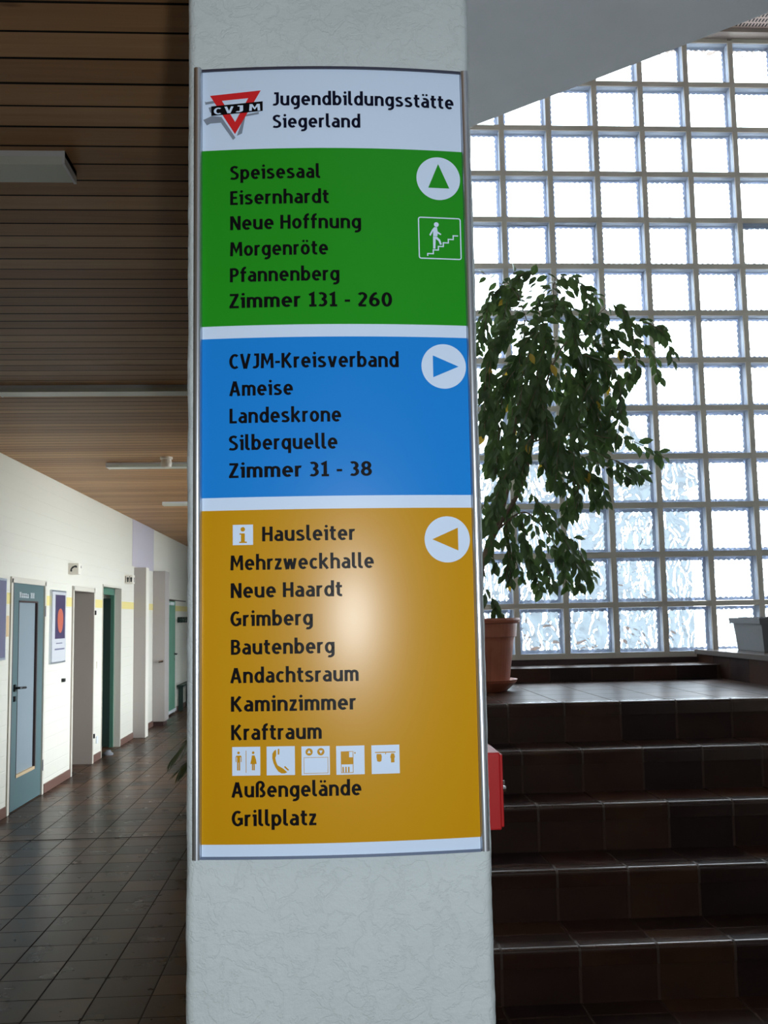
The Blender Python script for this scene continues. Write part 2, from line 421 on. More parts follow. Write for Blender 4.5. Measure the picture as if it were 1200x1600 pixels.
for i in range(NI):
    for j in range(J0, J1):
        x0, x1, z0, z1 = GX+GS*j+mw+.0015, GX+GS*(j+1)-mw-.0015, GZ+GS*i+mw+.0015, GZ+GS*(i+1)-mw-.0015
        rim = []; inn = []; n = 32
        for s_ in range(4):
            for q in range(n):
                t = q/n; sc = .016 + .006*abs(math.sin(t*math.pi*8)) + .001*math.sin(q*1.7+i+j*2)
                if s_ == 0: o, d = (x0+(x1-x0)*t, z0), (0, 1)
                elif s_ == 1: o, d = (x1, z0+(z1-z0)*t), (-1, 0)
                elif s_ == 2: o, d = (x1-(x1-x0)*t, z1), (0, -1)
                else: o, d = (x0, z1-(z1-z0)*t), (1, 0)
                rim.append(o)
                inn.append((min(max(o[0]+d[0]*sc, x0+sc), x1-sc), min(max(o[1]+d[1]*sc, z0+sc), z1-sc)))
        F0 = [bm.verts.new((a, GY+.008, b)) for a, b in rim]; B0 = [bm.verts.new((a, GY+.060, b)) for a, b in rim]
        I0 = [bm.verts.new((a, GY+.058, b)) for a, b in inn]; m_ = len(rim)
        for q in range(m_):
            r_ = (q+1) % m_
            bm.faces.new((F0[q], F0[r_], B0[r_], B0[q])); bm.faces.new((B0[q], B0[r_], I0[r_], I0[q]))
        for yy in (GY+.008, GY+.066):
            f = bp.faces.new([bp.verts.new((a, yy, b)) for a, b in ((x0, z0), (x1, z0), (x1, z1), (x0, z1))])
            f.material_index = 0 if yy > GY+.05 else 1
link('glass_edges', bm, 'edge', wb)
link('glass_faces', bp, ['ripple', 'clear'], wb)

# outside, seen only blurred through the blocks
boxes('ground', [(-8, 30, 6.3, 45, -.4, -.2)], 'ground', kind='structure')
hs = thing('neighbouring_house', 'grey rendered house seen blurred behind the lower left glass blocks', 'house', (4.3, 17, -.2))
boxes('wall', [(2.0, 5.6, 15, 20, -.2, 3.6)], 'outside', hs)
bm = bmesh.new(); prism(bm, [(1.7, 3.6), (5.9, 3.6), (3.8, 5.0)], 'y', 14.8, 20.2); link('roof', bm, 'roof', hs)

# ------------------------------------------------------------------ the pillar (rough plaster, real unevenness)
PX0, PX1, PY0, PY1 = -.1705, .189, 1.2, 1.56
def pillar():
    bm = bmesh.new(); cr = .006; per = []
    def seg(a, b, n):
        for q in range(n): per.append((a[0]+(b[0]-a[0])*q/n, a[1]+(b[1]-a[1])*q/n))
    seg((PX0+cr, PY0), (PX1-cr, PY0), 70); seg((PX1-cr, PY0), (PX1, PY0+cr), 2); seg((PX1, PY0+cr), (PX1, PY1), 30)
    seg((PX1, PY1), (PX0, PY1), 8); seg((PX0, PY1), (PX0, PY0+cr), 30); seg((PX0, PY0+cr), (PX0+cr, PY0), 2)
    zs = [0, .4, .8] + [1.0+.006*q for q in range(250)] + [2.6, CZ]
    cx, cyy = (PX0+PX1)/2, (PY0+PY1)/2; rows = []
    for z in zs:
        row = []
        for (x, y) in per:
            n = (noise.noise((x*22, y*22, z*22))*.0009 + noise.noise((x*70, y*70, z*70))*.0005)
            v = Vector((x-cx, y-cyy)); v = v*(1+n/.18); row.append(bm.verts.new((cx+v.x, cyy+v.y, z)))
        rows.append(row)
    n = len(per)
    for a in range(len(rows)-1):
        for q in range(n): bm.faces.new((rows[a][q], rows[a][(q+1) % n], rows[a+1][(q+1) % n], rows[a+1][q]))
    o = link('pillar', bm, 'pillar', smooth=True); o['kind'] = 'structure'
pillar()

# ------------------------------------------------------------------ the direction sign
XC, RS, TILT = .0095, 1.3, .012
YF = 1.192 - .0103          # apex of the bowed face
def sv(u, z, off=0.0):
    return (XC + (RS+off)*math.sin(u/RS), YF - off + (RS+off)*(1-math.cos(u/RS)) - TILT*u, z)
UL, UR = -.1615, .1655
sign = thing('directory_sign', 'tall bowed wayfinding board with white, green, blue and amber fields on the white pillar', 'sign', (XC, 1.2, 1.32))
def band(name, z0, z1, mat, off=0, u0=UL, u1=UR, parent=sign, n=90, label=None):
    bm = bmesh.new(); d = .0016
    fr = [[bm.verts.new(sv(u0+(u1-u0)*q/n, z, off)) for z in (z0, z1)] for q in range(n+1)]
    bk = [[bm.verts.new(sv(u0+(u1-u0)*q/n, z, off-d)) for z in (z0, z1)] for q in range(n+1)]
    for q in range(n):
        bm.faces.new((fr[q][0], fr[q+1][0], fr[q+1][1], fr[q][1])); bm.faces.new((bk[q][1], bk[q+1][1], bk[q+1][0], bk[q][0]))
        bm.faces.new((fr[q][1], fr[q+1][1], bk[q+1][1], bk[q][1])); bm.faces.new((fr[q+1][0], fr[q][0], bk[q][0], bk[q+1][0]))
    bm.faces.new((fr[0][0], fr[0][1], bk[0][1], bk[0][0])); bm.faces.new((fr[n][1], fr[n][0], bk[n][0], bk[n][1]))
    o = link(name, bm, mat, parent)
    if label: o['label'] = label
    return o
# box behind the face
bm = bmesh.new(); nn = 24
outl = [sv(UL+(UR-UL)*q/nn, 0, -.002)[:2] for q in range(nn+1)] + [(XC+UR, 1.1985), (XC+UL, 1.1985)]
prism(bm, outl, 'z', 1.326, 2.288); link('backing_plate', bm, 's_white', sign)
ZT, ZB = 2.2875, 1.3265
face = band('white_face', ZB, ZT, 's_white')
ZG, ZGb, ZBt, ZBb, ZYt, ZYb = 2.1835, 1.9578, 1.9420, 1.7458, 1.7302, 1.3402
green = band('green_field', ZGb, ZG, 's_green', .0006, label='green field with six lines of lettering')
blue = band('blue_field', ZBb, ZBt, 's_blue', .0006, label='blue field with five lines of lettering')
amber = band('amber_field', ZYb, ZYt, 's_yellow', .0006, label='amber field with ten lines of lettering')
for u0, u1 in ((UL-.009, UL), (UR, UR+.010)):       # rounded aluminium side rails
    bm = bmesh.new(); m_ = (u0+u1)/2; hw = (u1-u0)/2
    pr = [(XC+m_+hw*math.cos(a*math.pi/10), 1.1905-.0042*math.sin(a*math.pi/10)-(.0025 if 0 < a < 10 else 0)) for a in range(11)]
    pr += [(XC+u0, 1.1985), (XC+u1, 1.1985)]
    prism(bm, pr, 'z', ZB-.002, ZT+.002); link('side_rail', bm, 'alu', sign)
for zz, nm in ((ZT, 'top_cap'), (ZB-.003, 'bottom_cap')):
    bm = bmesh.new()
    outl = [sv(UL+(UR-UL)*q/nn, 0, .0022)[:2] for q in range(nn+1)] + [(XC+UR, 1.1985), (XC+UL, 1.1985)]
    prism(bm, outl, 'z', zz, zz+.003); link(nm, bm, 'aludark' if nm == 'top_cap' else 'slate', sign)

# --- a small pen-drawn alphabet: each glyph is a list of strokes (centre lines) in cap-height units
def arc(cx, cyy, rx, ry, a0, a1, n=None):
    n = n or max(4, int(abs(a1-a0)/12))
    return [(cx+rx*math.cos(math.radians(a0+(a1-a0)*q/n)), cyy+ry*math.sin(math.radians(a0+(a1-a0)*q/n))) for q in range(n+1)]
def spl(pts, n=5):
    P = [pts[0]]+pts+[pts[-1]]; out = []
    for q in range(1, len(P)-2):
        a, b, c, d = P[q-1:q+3]
        for s_ in range(n):
            t = s_/n
            out.append(tuple(.5*(2*b[e]+(c[e]-a[e])*t+(2*a[e]-5*b[e]+4*c[e]-d[e])*t*t+(3*b[e]-a[e]-3*c[e]+d[e])*t**3) for e in (0, 1)))
    return out+[pts[-1]]
XT, BT, CT, XH = .706, .074, .926, .78
O = lambda cx=.3: arc(cx, .39, .212, .316, 90, 450, 30)
dot = lambda x, y, r=.098: ('dot', x, y, r)
nst = [(.088, XH), (.088, 0)]; arch = arc(.3, .49, .212, .216, 165, 0)+[(.512, 0)]
G = {
'a': [arc(.26, .50, .20, .206, 125, 0)+[(.46, 0)], [(.46, .43), (.27, .43)]+arc(.27, .2515, .182, .1785, 90, 270)+[(.37, .11), (.46, .2)]],
'b': [[(.088, 1.08), (.088, 0)], O()], 'd': [[(.512, 1.08), (.512, 0)], O()],
'c': [arc(.3, .39, .212, .316, 48, 312)], 'e': [[(.088, .385), (.512, .385)]+arc(.3, .39, .212, .316, 0, 312)],
'f': [[(.19, 0), (.19, .8)]+arc(.36, .82, .17, .19, 180, 75), [(.02, XT), (.42, XT)]],
'g': [[(.512, XH), (.512, -.02)]+arc(.3, -.02, .212, .206, 0, -118), O()],
'h': [[(.088, 1.08), (.088, 0)], arch],
'i': [[(.04, XT), (.2, XT), (.2, 0)], dot(.19, .97)],
'J': [[(.13, CT), (.36, CT), (.36, .28)]+arc(.17, .28, .19, .206, 0, -125)],
'k': [[(.088, 1.08), (.088, 0)], [(.5, XH), (.17, .38)], [(.22, .46), (.54, 0)]],
'l': [[(.1, 1.08), (.1, .23)]+arc(.23, .23, .13, .156, 180, 275)+[(.3, .078)]],
'm': [nst, arc(.265, .51, .177, .196, 165, 0)+[(.442, 0)], arc(.619, .51, .177, .196, 165, 0)+[(.796, 0)]],
'n': [nst, arch], 'o': [O()], 'ö': [O(), dot(.18, .98, .085), dot(.42, .98, .085)],
'p': [[(.088, XH), (.088, -.27)], O()], 'q': [[(.512, XH), (.512, -.27)], O()],
'r': [nst, arc(.28, .49, .192, .216, 165, 68)],
's': [spl([(.44, .665), (.34, .7), (.23, .706), (.12, .65), (.095, .56), (.16, .46), (.3, .385), (.42, .29), (.435, .18), (.36, .09), (.24, .074), (.13, .085), (.04, .125)])],
't': [[(.2, .97), (.2, .25)]+arc(.35, .25, .15, .176, 180, 275)+[(.43, .085)], [(.03, XT), (.43, XT)]],
'u': [[(.088, XH), (.088, .29)]+arc(.3, .29, .212, .216, 180, 345), [(.512, XH), (.512, 0)]],
'v': [[(.06, XH), (.26, 0)], [(.48, XH), (.28, 0)]],
'w': [[(.06, XH), (.21, 0)], [(.385, .74), (.23, 0)], [(.415, .74), (.57, 0)], [(.74, XH), (.59, 0)]],
'z': [[(.05, XT), (.47, XT)], [(.04, BT), (.49, BT)], [(.4, XT), (.12, BT)]],
'ß': [[(.088, 0), (.088, .82)]+arc(.28, .82, .192, .19, 180, -10)+spl([(.47, .76), (.36, .6), (.35, .52), (.46, .4), (.52, .28), (.48, .13), (.37, .074), (.25, .085)])],
'A': [[(.07, 0), (.33, 1)], [(.62, 0), (.36, 1)], [(.17, .32), (.52, .32)]],
'B': [[(.088, 1), (.088, 0)], [(.088, CT), (.28, CT)]+arc(.28, .73, .19, .196, 90, -90)+[(.088, .534)], [(.28, .534)]+arc(.28, .304, .232, .23, 90, -90)+[(.088, BT)]],
'C': [arc(.36, .5, .272, .426, 52, 308)], 'E': [[(.088, 1), (.088, 0)], [(.088, CT), (.48, CT)], [(.088, .51), (.44, .51)], [(.088, BT), (.5, BT)]],
'G': [arc(.36, .5, .272, .426, 55, 318), [(.36, .47), (.59, .47), (.59, .1)]],
'H': [[(.088, 1), (.088, 0)], [(.56, 1), (.56, 0)], [(.088, .51), (.56, .51)]],
'K': [[(.088, 1), (.088, 0)], [(.56, 1), (.17, .48)], [(.23, .56), (.6, 0)]],
'L': [[(.088, 1), (.088, 0)], [(.088, BT), (.48, BT)]],
'M': [[(.088, 0), (.125, 1)], [(.74, 0), (.705, 1)], [(.15, .97), (.415, .32), (.68, .97)]],
'N': [[(.088, 1), (.088, 0)], [(.58, 1), (.58, 0)], [(.1, .98), (.57, .02)]],
'P': [[(.088, 1), (.088, 0)], [(.088, CT), (.28, CT)]+arc(.28, .69, .21, .236, 90, -90)+[(.088, .454)]],
'S': [spl([(.5, .86), (.38, .915), (.27, .926), (.14, .86), (.1, .74), (.15, .62), (.3, .52), (.46, .4), (.5, .28), (.45, .14), (.33, .08), (.22, .074), (.12, .085), (.04, .125)])],
'V': [[(.06, 1), (.29, 0)], [(.58, 1), (.33, 0)]],
'Z': [[(.05, CT), (.56, CT)], [(.03, BT), (.58, BT)], [(.49, CT), (.11, BT)]],
'1': [[(.06, .8), (.27, .93), (.27, 0)], [(.06, BT), (.48, BT)]],
'2': [arc(.27, .71, .2, .216, 150, -40)+[(.09, BT)], [(.06, BT), (.5, BT)]],
'3': [arc(.24, .72, .2, .206, 130, -90), arc(.24, .294, .225, .22, 90, -130)],
'6': [O()[:0]+arc(.3, .31, .212, .236, 90, 450, 28), spl([(.45, .94), (.3, .88), (.15, .68), (.09, .45), (.088, .31)])],
'8': [arc(.3, .72, .185, .206, 90, 450, 26), arc(.3, .29, .215, .216, 90, 450, 26)],
'0': [arc(.3, .5, .212, .426, 90, 450, 30)],
'-': [[(.05, .40), (.36, .40)]],
}
G['ä'] = G['a'] + [dot(.15, .98, .085), dot(.39, .98, .085)]

def glyph_polys(ch, wx=.100, wy=.080):
    low = (lambda y: y*.955 if y < .8 else .764+(y-.8)*(1.08-.764)/.28) if ch.islower() else (lambda y: y)
    for s_ in G[ch]:
        s_ = ('dot', s_[1], low(s_[2]), s_[3]) if s_[0] == 'dot' else [(a, low(b)) for a, b in s_]
        if s_[0] == 'dot':
            _, x, y, r = s_; yield ('poly', [(x+r*math.cos(a*math.pi/6), y+r*math.sin(a*math.pi/6)) for a in range(12)]); continue
        P = [s_[0]] + [q for a, q in zip(s_, s_[1:]) if math.dist(a, q) > 1e-4]
        closed = math.dist(P[0], P[-1]) < 1e-3
        L, R = [], []
        for q in range(len(P)):
            a = P[q-1] if q else (P[-2] if closed else None); c = P[q+1] if q < len(P)-1 else (P[1] if closed else None)
            ds = []
            for u, v in ((a, P[q]), (P[q], c)):
                if u and v:
                    l = math.dist(u, v); ds.append(((v[0]-u[0])/l, (v[1]-u[1])/l))
            nx = -sum(d[1] for d in ds); ny = sum(d[0] for d in ds); l = math.hypot(nx, ny) or 1; nx, ny = nx/l, ny/l
            k = max(.5, abs(nx*-ds[0][1] + ny*ds[0][0])); nx, ny = nx/k, ny/k
            L.append((P[q][0]+nx*wx, P[q][1]+ny*wy)); R.append((P[q][0]-nx*wx, P[q][1]-ny*wy))
        yield ('strip', L, R)

def layout(txt, sp=.10):
    out = []; x = 0
    for ch in txt:
        if ch == ' ': x += .34; continue
        polys = list(glyph_polys(ch)); xs = [p[0] for q in polys for part in q[1:] for p in part]
        lo, hi = min(xs), max(xs); out.append((x-lo, polys)); x += hi-lo+sp
    return out, x-sp
def lettering(txt, u0, u1, zb, cap, mat, parent, off=.0011, put=None, sp=.10):
    put = put or (lambda u, z: sv(u, z, off))
    gl, wid = layout(txt, sp); k = (u1-u0)/wid; bm = bmesh.new(); bm.faces.layers.int.new('keep')
    for ox, polys in gl:
        for q in polys:
            T = lambda p: bm.verts.new(put(u0+(ox+p[0])*k, zb+p[1]*cap))
            if q[0] == 'poly': bm.faces.new([T(p) for p in q[1]])
            else:
                A = [T(p) for p in q[1]]; B = [T(p) for p in q[2]]
                for e in range(len(A)-1): bm.faces.new((A[e], B[e], B[e+1], A[e+1]))
    return link('lettering', bm, mat, parent)
LINES = [('Jugendbildungsstätte', -72.8, 156.4, 2239.4, 16.8), ('Siegerland', -72.7, 36.9, 2210.1, 16.4),
('Speisesaal', -126.3, -14, 2144.2, 17), ('Eisernhardt', -126.2, -3.7, 2111.6, 17), ('Neue Hoffnung', -126.3, 35.8, 2079.1, 17.2), ('Morgenröte', -126.5, -5.5, 2045.7, 17.2), ('Pfannenberg', -126.7, 8.1, 2012.6, 17.1), ('Zimmer 131 - 260', -127.6, 72.6, 1979.7, 17.3),
('CVJM-Kreisverband', -127.7, 79.2, 1903.5, 17.8), ('Ameise', -127.8, -50.2, 1869.9, 17.4), ('Landeskrone', -127.5, 7.8, 1836.2, 17.4), ('Silberquelle', -128.5, 2.9, 1803.0, 17.4), ('Zimmer 31 - 38', -128.5, 44, 1769.4, 17.2),
('Hausleiter', -88.5, 22.7, 1692.1, 16.9), ('Mehrzweckhalle', -126.8, 44.5, 1658.2, 16.9), ('Neue Haardt', -126.4, 6.3, 1625.2, 16.9), ('Grimberg', -126.9, -29, 1591.8, 16.9), ('Bautenberg', -126.3, -3.7, 1558.4, 16.8), ('Andachtsraum', -127.2, 24.2, 1525.2, 16.8), ('Kaminzimmer', -126.4, 20.8, 1492.1, 16.8), ('Kraftraum', -126.2, -20, 1459.2, 16.8), ('Außengelände', -126, 25.4, 1393.6, 16.6), ('Grillplatz', -125.7, -27.3, 1361.0, 16.8)]
for k_, (t_, a, b, z, c) in enumerate(LINES):
    par = face if k_ < 2 else green if k_ < 8 else blue if k_ < 13 else amber
    lettering(t_, a/1000, b/1000, z/1000, c*1.045/1000, 's_navy' if k_ < 2 else 's_black', par)

def decal(name, shapes, mat, parent, off=.0010):
    """flat printed shapes, (u,z) outlines in millimetres"""
    bm = bmesh.new(); bm.faces.layers.int.new('keep')
    for pts in shapes:
        if sum((a[0]*b[1]-b[0]*a[1]) for a, b in zip(pts, pts[1:]+pts[:1])) < 0: pts = pts[::-1]
        f = bm.faces.new([bm.verts.new(sv(u/1000, z/1000, off)) for u, z in pts])
    bm.normal_update(); bmesh.ops.triangulate(bm, faces=bm.faces[:])
    return link(name, bm, mat, parent)
circ = lambda x, y, r, n=48, r2=None: [(x+r*math.cos(a*2*math.pi/n), y+(r2 or r)*math.sin(a*2*math.pi/n)) for a in range(n)]
rect = lambda x0, x1, z0, z1: [(x0, z0), (x1, z0), (x1, z1), (x0, z1)]
def line(pts, wd):
    out = []
    for a, b in zip(pts, pts[1:]):
        l = math.dist(a, b); nx, ny = -(b[1]-a[1])/l*wd/2, (b[0]-a[0])/l*wd/2; ex, ey = (b[0]-a[0])/l*wd/2, (b[1]-a[1])/l*wd/2
        out.append([(a[0]+nx-ex, a[1]+ny-ey), (b[0]+nx+ex, b[1]+ny+ey), (b[0]-nx+ex, b[1]-ny+ey), (a[0]-nx-ex, a[1]-ny-ey)])
    return out
def arrow(par, mat, x, z, tri):
    d = decal('arrow_disc', [circ(x, z, 28)], 's_white', par, .0011); decal('arrow', [tri], mat, d, .0016)
arrow(green, 's_green', 134.3, 2146.6, [(134.3, 2165.4), (121, 2134), (148, 2134)])
arrow(blue, 's_blue', 135.3, 1905.3, [(121.7, 1918.8), (153.8, 1905.3), (121.7, 1891.4)])
arrow(amber, 's_yellow', 134.3, 1691.6, [(115.8, 1691.8), (147.5, 1705.7), (147.5, 1678)])
# stairs pictogram
def ring_rect(x0, x1, z0, z1, wd):
    return [rect(x0, x1, z1-wd, z1), rect(x0, x1, z0, z0+wd), rect(x0, x0+wd, z0+wd, z1-wd), rect(x1-wd, x1, z0+wd, z1-wd)]
def round_ring(x0, x1, z0, z1, r, wd):
    o = []; i_ = []
    for cx, cz, a0 in ((x1-r, z1-r, 0), (x0+r, z1-r, 90), (x0+r, z0+r, 180), (x1-r, z0+r, 270)):
        for q in range(5):
            a = math.radians(a0+q*22.5); o.append((cx+r*math.cos(a), cz+r*math.sin(a))); i_.append((cx+(r-wd)*math.cos(a), cz+(r-wd)*math.sin(a)))
    n = len(o); return [[o[q], o[(q+1) % n], i_[(q+1) % n], i_[q]] for q in range(n)]
shp = round_ring(107, 161.7, 2041.7, 2096, 3.2, 1.5)
shp += [circ(130.2, 2086.4, 3.1, 16)]
shp += line([(118.3, 2046.3), (118.3, 2048.6), (125.5, 2048.6), (125.5, 2053.5), (132.1, 2053.5), (132.1, 2058.3), (138.5, 2058.3), (138.5, 2063.2), (145, 2063.2), (145, 2067.9), (151.4, 2067.9), (151.4, 2072.8), (157, 2072.8)], 1.5)
shp += [[(127.2, 2083), (131, 2083), (131.7, 2077.5), (131.3, 2071.4), (125.8, 2071.4), (126, 2078)], [(131.2, 2078), (136.3, 2074.4), (135.5, 2072.9), (131.2, 2075)], [(127, 2082.6), (126.2, 2078.5), (122.6, 2071.3), (121, 2073), (124.8, 2080)]]
shp += [[(125.6, 2071), (129.2, 2071), (128.3, 2055.2), (125.5, 2055.2)], [(127.2, 2071), (130.4, 2071), (134.6, 2067), (136.7, 2061), (134.4, 2060.2), (132.4, 2065.3), (127.4, 2069)]]
decal('stairs_pictogram', shp, 's_white', green, .0012)
# information and facility pictograms
def pict(x0, z1, size, shapes, name):
    p_ = decal(name, [rect(x0, x0+size, z1-size, z1)], 's_white', amber, .0012); decal('symbol', shapes, 's_yellow', p_, .0016)
pict(-123.8, 1712.6, 24.4, [circ(-111.6, 1707, 2.7, 18), [(-115.6, 1702.2), (-109.2, 1702.2), (-109.2, 1692.2), (-106.8, 1692.2), (-106.8, 1690.6), (-116, 1690.6), (-116, 1692.2), (-113.8, 1692.2), (-113.8, 1700.6), (-115.6, 1700.6)]], 'information_pictogram')
def bx(x0, z1, pts): return [[(x0+a*33/350, z1-b*33/350) for a, b in q] for q in pts]
x0, z1 = -125, 1451.4
man = bx(x0, z1, [circ(80, 72, 16, 14), [(52, 105), (110, 105), (118, 120), (118, 180), (108, 185), (108, 125), (100, 125), (100, 285), (83, 285), (83, 190), (78, 190), (78, 285), (62, 285), (62, 125), (54, 125), (54, 185), (44, 180), (44, 120)], rect(170, 177, 45, 315)])
wom = bx(x0, z1, [circ(262, 72, 16, 14), [(245, 105), (280, 105), (295, 150), (306, 208), (282, 210), (282, 285), (266, 285), (266, 212), (261, 212), (261, 285), (246, 285), (246, 210), (226, 208), (240, 150)]])
pict(x0, z1, 33, man+wom, 'toilet_pictogram')
x0, z1 = -84.6, 1451.4
ph = [(118, 36), (92, 55), (72, 90), (70, 140), (85, 200), (110, 255), (145, 305), (185, 328), (225, 328), (255, 315), (205, 270), (170, 272), (140, 240), (118, 185), (108, 140), (120, 105)]
pict(x0, z1, 33, [q for a, b in zip(ph[:8], ph[::-1][:8]) for q in [[]] if q] + bx(x0, z1, [[ph[i], ph[i+1], ph[14-i], ph[15-i]] for i in range(7)] + [[(140, 30), (160, 30), (158, 98), (138, 100)], [(228, 238), (280, 288), (262, 296), (215, 252)]]), 'telephone_pictogram')
x0, z1 = -43.9, 1450.8
lift = bx(x0, z1, [circ(95, 68, 45, 20), circ(240, 68, 45, 20)]) + ring_rect(x0+2.6, x0+31, z1-31.2, z1-12.6, .55)
pict(x0, z1, 33, lift, 'lift_pictogram')
decal('arrow', bx(x0, z1, [[(95, 42), (72, 82), (118, 82)], [(217, 52), (263, 52), (240, 94)]]), 's_white', amber, .002)
x0, z1 = -3.4, 1450.4
ven = bx(x0, z1, [[(60, 68), (160, 68), (160, 140), (208, 140), (208, 225), (60, 225)]] + [rect(75+35*q, 92+35*q, 255, 320) for q in range(3)] + [circ(232, 88, 10, 10)]) + ring_rect(x0+5.4, x0+20, z1-31, z1-6.2, .7)
pict(x0, z1, 33, ven, 'vending_pictogram')
x0, z1 = 37.8, 1450.2
coat = bx(x0, z1, [rect(45, 300, 82, 94), [(65, 108), (120, 108), (128, 140), (122, 195), (98, 205), (70, 195), (62, 140)], [(245, 105), (282, 105), (292, 150), (284, 168), (286, 215), (242, 215), (242, 168), (234, 150)], rect(172, 182, 94, 112)])
pict(x0, z1, 33, coat, 'cloakroom_pictogram')
# emblem: grey printed offset shape, red triangle, black bar with white capitals
decal('emblem_grey_print', [[(-158.3, 2249.4), (-157.2, 2247.6), (-143, 2249.4), (-143, 2246), (-157.5, 2244.3)], [(-160.3, 2224.4), (-149.5, 2228.9), (-137.1, 2227), (-119.4, 2199), (-122.5, 2196.2), (-137.9, 2219.6), (-151, 2219.2), (-155.6, 2217)], [(-153.5, 2240.2), (-150, 2241), (-150, 2233), (-151.5, 2234)], [(-108, 2228.6), (-90.1, 2231.8), (-90.1, 2228.9), (-107, 2226.4), (-111.2, 2204.3), (-117.8, 2201.3), (-114, 2212)]], 's_grey', face, .0009)
eo, ei = [(-151.6, 2255.6), (-87.3, 2260), (-120, 2203.6)], [(-136.4, 2248.2), (-103.2, 2250.2), (-119.8, 2219.6)]
decal('emblem_triangle', [[eo[q], eo[(q+1) % 3], ei[(q+1) % 3], ei[q]] for q in range(3)], 's_red', face, .0012)
decal('emblem_bar', [[(-149.8, 2241.3), (-85, 2245.3), (-85, 2232.6), (-149.8, 2228.6)]], 's_black', face, .0017)
for ch, a, b in (('C', -146.5, -137.2), ('V', -133, -121.5), ('J', -119, -109.5), ('M', -102, -88)):
    mid = (a+b)/2; zz = 2230.8 + (mid+117)*.0617
    lettering(ch, a/1000, b/1000, zz/1000+.0008, .0088, 's_white', face, .0022)

# red call point on the right flank of the pillar
ca = thing('fire_alarm_box', 'small red call point box on the right flank of the white pillar', 'alarm box', (.21, 1.40, 1.313))
bm = bmesh.new(); box(bm, .187, .2275, 1.35, 1.455, 1.313, 1.415, bev=.002); link('housing', bm, 'red', ca)
bm = bmesh.new(); box(bm, .2275, .2315, 1.353, 1.452, 1.316, 1.412, bev=.0015); link('cover', bm, 'red', ca)
bm = bmesh.new(); tube(bm, [(.231, 1.357, 1.366), (.2352, 1.357, 1.366)], .0042, 14); box(bm, .2315, .234, 1.3555, 1.3585, 1.371, 1.377); link('lock', bm, 'chrome', ca)

# ------------------------------------------------------------------ corridor doors
def frame(name, D, mat, parent=None, depth=.25, lip=.05, proud=.012):
    a, b, h = D; t = .035; bm = bmesh.new()
    box(bm, WX-depth, WX+proud, a, a+t, 0, h); box(bm, WX-depth, WX+proud, b-t, b, 0, h); box(bm, WX-depth, WX+proud, a, b, h-t, h)
    for q in ((a-lip+t, a, 0, h), (b, b+lip-t, 0, h), (a-lip+t, b+lip-t, h, h+lip-t)): box(bm, WX, WX+proud, *q)
    o = link(name, bm, mat, parent)
    return o
d1 = boxes('door_1', [(WX-.045, WX-.004, 8.73, 8.885, .006, 1.95), (WX-.045, WX-.004, 9.45, 9.635, .006, 1.95), (WX-.045, WX-.004, 8.885, 9.45, .006, .27), (WX-.045, WX-.004, 8.885, 9.45, 1.80, 1.95)], 'teal', kind='structure')
frame('door_frame', D1, 'frame', d1, .2)
boxes('glass_pane', [(WX-.03, WX-.022, 8.88, 9.455, .265, 1.805)], 'frosted', d1)
boxes('glazing_bead', [(WX-.03, WX-.001, 9.43, 9.455, .27, 1.80), (WX-.03, WX-.001, 8.885, 9.43, 1.785, 1.80), (WX-.03, WX-.001, 8.885, 8.893, .27, 1.80)], 'dbrown', d1)
boxes('sill_bead', [(WX-.03, WX+.002, 8.885, 9.43, .27, .295)], 'wood', d1)
boxes('seal', [(WX-.03, WX+.001, 8.675, 8.73, .006, 1.95)], 'dbrown', d1)
def handle(par, y, z, dirn, mat='black'):
    bm = bmesh.new(); tube(bm, [(WX-.004, y, z), (WX+.05, y, z), (WX+.056, y+.012*dirn, z), (WX+.056, y+.13*dirn, z-.005)], .0105, 10)
    box(bm, WX-.004, WX+.008, y-.02, y+.02, z-.03, z+.03); box(bm, WX-.004, WX+.008, y-.018, y+.018, z-.115, z-.07)
    return link('handle', bm, mat, par)
handle(d1, 8.80, 1.045, 1)
for z in (.22, 1.66): boxes('hinge', [(WX, WX+.014, 9.64, 9.662, z, z+.1)], 'aludark', d1)
bm = bmesh.new(); xx = 8.90
for q, (hh, ww) in enumerate([(1, .05), (.8, .04), (.8, .04), (.8, .045), (.7, .04), (0, .04), (1, .05), (1, .05)]):
    if hh:
        for e in (0, ww*.55): box(bm, WX-.004, WX-.002, xx+e, xx+e+.014, 1.825, 1.825+.05*hh)
        box(bm, WX-.004, WX-.002, xx, xx+ww*.8, 1.825+.022*hh, 1.825+.032*hh)
    xx += ww+.012
link('door_lettering', bm, 'lampw', d1)
d2 = frame('door_2', D2, 'lining', None, .25); d2['kind'] = 'structure'
boxes('face_trim', [(WX+.012, WX+.016, D2[0]-.012, D2[0]+.03, 0, D2[2]+.012), (WX+.012, WX+.016, D2[1]-.03, D2[1]+.012, 0, D2[2]+.012), (WX+.012, WX+.016, D2[0], D2[1], D2[2]-.03, D2[2]+.012)], 'frame', d2)
for z in (.28, 1.68): boxes('hinge', [(WX+.016, WX+.03, 11.63, 11.66, z, z+.05)], 'black', d2)
boxes('room_panel', [(-3.6, WX-.251, 11.64, 11.7, 0, 2.6)], 'lining', d2)
a, b, h = D3
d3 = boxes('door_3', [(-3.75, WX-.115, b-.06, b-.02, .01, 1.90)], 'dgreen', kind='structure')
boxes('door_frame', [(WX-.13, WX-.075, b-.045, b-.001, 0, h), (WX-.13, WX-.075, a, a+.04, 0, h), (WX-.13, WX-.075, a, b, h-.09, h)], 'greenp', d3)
boxes('reveal', [(WX-.075, WX+.01, b-.008, b+.02, 0, h), (WX-.075, WX+.01, a, a+.006, 0, h), (WX-.075, WX+.01, a, b, h-.006, h+.02)], 'frame', d3)
